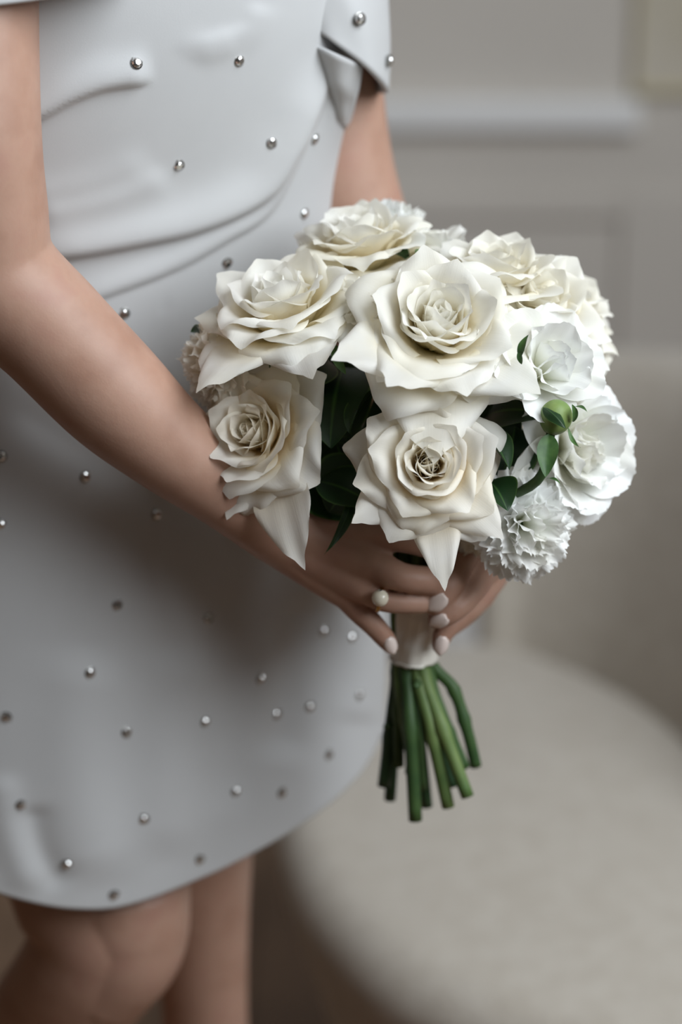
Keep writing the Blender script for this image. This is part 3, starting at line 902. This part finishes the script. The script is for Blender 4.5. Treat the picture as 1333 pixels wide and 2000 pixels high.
leaf((640, 690, 1.46), (560, 760, 1.44), 36, (0.1, 0.6, 0.8))
leaf((742, 750, 1.445), (672, 832, 1.42), 17, (-0.75, 0.25, 0.6), cup=0.6)
leaf((620, 690, 1.47), (690, 850, 1.455), 52, (0, 0.3, 0.9))
leaf((650, 672, 1.42), (672, 730, 1.415), 7, (-0.5, 0.2, 0.8), mat='sepal')
leaf((940, 800, 1.46), (1075, 800, 1.43), 40, (0.1, 0.55, 0.8), label='broad dark green leaf beside the green bud')
leaf((930, 820, 1.43), (1000, 905, 1.405), 24, (0.35, 0.6, 0.7), cup=0.5, fold=0.4)
leaf((955, 930, 1.43), (993, 990, 1.41), 24, (0.2, 0.3, 0.9), cup=0.4)
leaf((1010, 830, 1.45), (975, 960, 1.445), 34, (0.1, 0.2, 0.9))
leaf((900, 780, 1.47), (1010, 900, 1.46), 46, (0.1, 0.3, 0.9))
leaf((620, 930, 1.455), (740, 985, 1.445), 30, (0, 0.6, 0.8))
leaf((720, 900, 1.46), (640, 1000, 1.46), 44, (0, 0.3, 0.9))
leaf((600, 900, 1.475), (720, 1010, 1.47), 50, (0, 0.4, 0.9))
leaf((660, 860, 1.47), (700, 1010, 1.465), 40, (0.1, 0.4, 0.9))
leaf((700, 960, 1.45), (645, 1080, 1.43), 7, (0.6, 0.2, 0.7), label='thin curved green blade hanging over the hand')
leaf((420, 660, 1.47), (378, 640, 1.45), 14, (-0.2, 0.5, 0.8))
leaf((820, 480, 1.475), (845, 520, 1.46), 12, (0.2, 0.5, 0.8), mat='sepal')
leaf((765, 480, 1.48), (800, 505, 1.468), 10, (0.2, 0.5, 0.8))
leaf((1012, 700, 1.39), (1030, 652, 1.388), 5, (-0.6, 0.2, 0.8), mat='sepal')
leaf((1018, 712, 1.39), (1014, 680, 1.39), 3.5, (-0.6, 0.2, 0.8), mat='sepal')
rs = random.Random(77)
for i in range(16):   # greenery packed between the stems inside the bouquet
    a = rs.uniform(0, 6.28)
    px = 800 + 260 * math.cos(a) * rs.uniform(0.4, 1); py = 850 + 110 * math.sin(a)
    leaf((806 + rs.uniform(-20, 20), 1020, 1.50), (px, py, 1.50 + rs.uniform(-0.02, 0.05)), rs.uniform(36, 56), (0.2 * math.cos(a), 0.3, 0.9))

# green bud with its sepals ----------------------------------------
def flower_bud():
    root = empty('flower_bud', at(1085, 840, 1.40), bouquet)
    root['label'] = 'round green bud with narrow sepals'
    c = at(1086, 815, 1.405); ax = camdir(0.25, 0.9, 0.25)
    M4 = Matrix.Translation(c) @ ax.to_track_quat('Z', 'Y').to_matrix().to_4x4()
    V = []; n = 20
    for j in range(1, 14):
        th = math.pi * j / 14
        for k in range(n):
            a = 2 * math.pi * k / n
            rr = 9.6 * math.sin(th) * (1 + 0.04 * math.sin(3 * a))
            V.append(M4 @ Vector((rr * math.cos(a) / 1000, rr * math.sin(a) / 1000, -10.5 * math.cos(th) / 1000)))
    F = grid_faces(n, 13, True) + [tuple(range(n)), tuple(range(12 * n, 13 * n))]
    mesh_obj('bud_body', V, F, M['bud'], root)
    for a0, L, W, t0, t1 in ((4.3, 21, 9, 60, 10), (0.3, 20, 8, 60, 5), (2.2, 19, 9, 62, 8)):
        petal('sepal', root, M['bud'], M4 @ Matrix.Translation((0, 0, -0.0105)) @ Matrix.Rotation(a0, 4, 'Z'), L, W * 1.5, 75, -35, 1 / 10, 1 / 10, r0=1, z0=0, point=0.3, nu=7, nv=10, rs=random.Random(1), round_=0.5, base_w=0.7, pw=0.9)
    leaf((1062, 790, 1.398), (1106, 832, 1.388), 8, (0.2, 0.3, 0.9), name='sepal', mat='leaf', parent=root, cup=-0.5)
    leaf((1074, 846, 1.402), (1066, 930, 1.392), 12.5, (-0.1, 0.1, 1), name='sepal', mat='sepal', parent=root, cup=0.35, droop=0.05)
    leaf((1108, 842, 1.40), (1132, 882, 1.39), 2.6, (0.3, 0.3, 0.9), name='sepal', mat='sepal', parent=root, droop=-0.2)
    leaf((1120, 790, 1.40), (1148, 800, 1.39), 3.5, (0.2, 0.7, 0.6), name='sepal', mat='sepal', parent=root)
    leaf((1124, 826, 1.40), (1122, 792, 1.392), 5, (0.4, 0.2, 0.9), name='sepal', mat='sepal', parent=root)
    leaf((1070, 930, 1.40), (1096, 942, 1.392), 2.6, (0.2, 0.7, 0.6), name='sepal', mat='sepal', parent=root)
    STEM_FROM.append((c - ax * 0.010, ax, 0.6))
flower_bud()

# stems -------------------------------------------------------------
BOT = [ # pixel path below the wrap, radius mm, material
    ([(778, 1288, 1.547), (766, 1400, 1.560), (750, 1535, 1.572)], 4.2, 'stem_c'),
    ([(776, 1286, 1.541), (788, 1390, 1.545), (806, 1500, 1.555)], 3.2, 'stem_b'),
    ([(792, 1288, 1.540), (802, 1420, 1.538), (812, 1602, 1.552)], 4.4, 'stem_a'),
    ([(806, 1288, 1.550), (818, 1420, 1.562), (834, 1575, 1.578)], 4.0, 'stem_c'),
    ([(810, 1288, 1.539), (842, 1420, 1.534), (876, 1576, 1.545)], 4.2, 'stem_b'),
    ([(822, 1288, 1.539), (864, 1420, 1.532), (914, 1556, 1.535)], 4.2, 'stem_b'),
    ([(832, 1284, 1.543), (866, 1400, 1.547), (908, 1500, 1.555)], 3.8, 'stem_a'),
    ([(838, 1276, 1.546), (886, 1345, 1.548), (914, 1430, 1.552), (930, 1496, 1.560)], 3.9, 'stem_a'),
    ([(786, 1288, 1.553), (772, 1420, 1.575), (762, 1562, 1.590)], 3.9, 'stem_c'),
    ([(800, 1288, 1.553), (806, 1450, 1.580), (828, 1560, 1.592)], 3.9, 'stem_a'),
    ([(826, 1286, 1.553), (844, 1400, 1.570), (872, 1500, 1.580)], 3.6, 'stem_c'),
    ([(796, 1288, 1.546), (812, 1420, 1.550), (824, 1540, 1.565)], 3.6, 'stem_a'),
    ([(816, 1288, 1.548), (852, 1420, 1.552), (886, 1535, 1.560)], 3.8, 'stem_c'),
    ([(782, 1288, 1.545), (779, 1400, 1.552), (779, 1495, 1.565)], 3.6, 'stem_a'),
]
# pair flowers with lower ends, left to right
fl_ = sorted(STEM_FROM, key=lambda q: proj(q[0])[0])
order = sorted(range(len(BOT)), key=lambda i: BOT[i][0][-1][0])
for n_, (bp, ax_, sc_) in enumerate(fl_):
    bi = order[int(n_ * len(BOT) / len(fl_))]
    path, r_, mt = BOT[bi]
    first = int((n_) * len(BOT) / len(fl_)) != int((n_ - 1) * len(BOT) / len(fl_)) or n_ == 0
    top = Vector(at(*path[0])) + (HT - HB)
    jit = Vector((0.002 * math.sin(n_ * 2.1), 0.003 * math.cos(n_ * 1.7), 0))
    pts = [list(bp) + [r_ * 0.7], list(bp - ax_ * 0.03) + [r_ * 0.75], list((bp - ax_ * 0.05) * 0.45 + (top + Vector((0, 0, 0.03))) * 0.55) + [r_ * 0.85], list(top + jit) + [r_ * 0.9]]
    if first:
        pts += [list(at(*q)) + [r_] for q in path]
    P = cr(pts, 44 if first else 24)
    rad = []
    for i, q in enumerate(P):
        b = 1.0
        if first:
            for node in (30 + n_ % 3, 38 - n_ % 4):
                b += 0.22 * math.exp(-((i - node) / 0.8) ** 2)
        rad.append(mm(q[3]) * b)
    v, f = tube([q[:3] for q in P], rad, 12)
    mesh_obj('stem', v, f, M[mt], bouquet)
# short side shoots left on the cut stems
for a_, b_, r_ in (((912, 1490, 1.555), (898, 1492, 1.55), 1.8), ((768, 1415, 1.56), (752, 1420, 1.555), 2.4), ((776, 1462, 1.575), (792, 1440, 1.57), 1.6), ((752, 1500, 1.57), (742, 1535, 1.572), 2.2), ((800, 1490, 1.552), (796, 1512, 1.55), 2.4), ((816, 1335, 1.525), (812, 1342, 1.517), 3.0)):
    v, f = tube([at(*a_), (at(*a_) + at(*b_)) / 2, at(*b_)], [mm(r_), mm(r_ * 0.9), mm(r_ * 0.7)], 8)
    mesh_obj('side_shoot', v, f, M['stem_a'], bouquet)

# ribbon wrap --------------------------------------------------------
V = []; n = 64; nz = 40
axw = (HT - HB); Lw = axw.length; aw = axw.normalized()
s_ = aw.cross(Vector((0, 1, 0))).normalized(); t_ = aw.cross(s_).normalized()
for j in range(nz):
    v = j / (nz - 1)
    rad = 0.0150 - 0.0022 * math.sin(math.pi * min(1, v * 1.1)) + 0.0016 * v
    for i in range(n):
        a = 2 * math.pi * i / n
        spiral = (v * 3.2 + a / (2 * math.pi)) % 1.0
        lap = 0.0007 * (spiral if spiral < 0.93 else (1 - spiral) / 0.07 * 0.93)
        r_ = rad + lap + 0.0003 * math.sin(5 * a + 9 * v) + 0.0003 * math.sin(11 * a - 14 * v)
        edge = 0.0035 * math.sin(a * 1.0 + 0.6) if j == 0 else 0
        V.append(HB + aw * (Lw * v + edge) + s_ * (r_ * math.cos(a)) + t_ * (r_ * math.sin(a)))
F = grid_faces(n, nz, True)
wr_ = mesh_obj('ribbon_wrap', V, F, M['ribbon'], bouquet)
wr_['label'] = 'ivory satin ribbon wound round the stems'
md = wr_.modifiers.new('thickness', 'SOLIDIFY'); md.thickness = 0.001; md.offset = -1
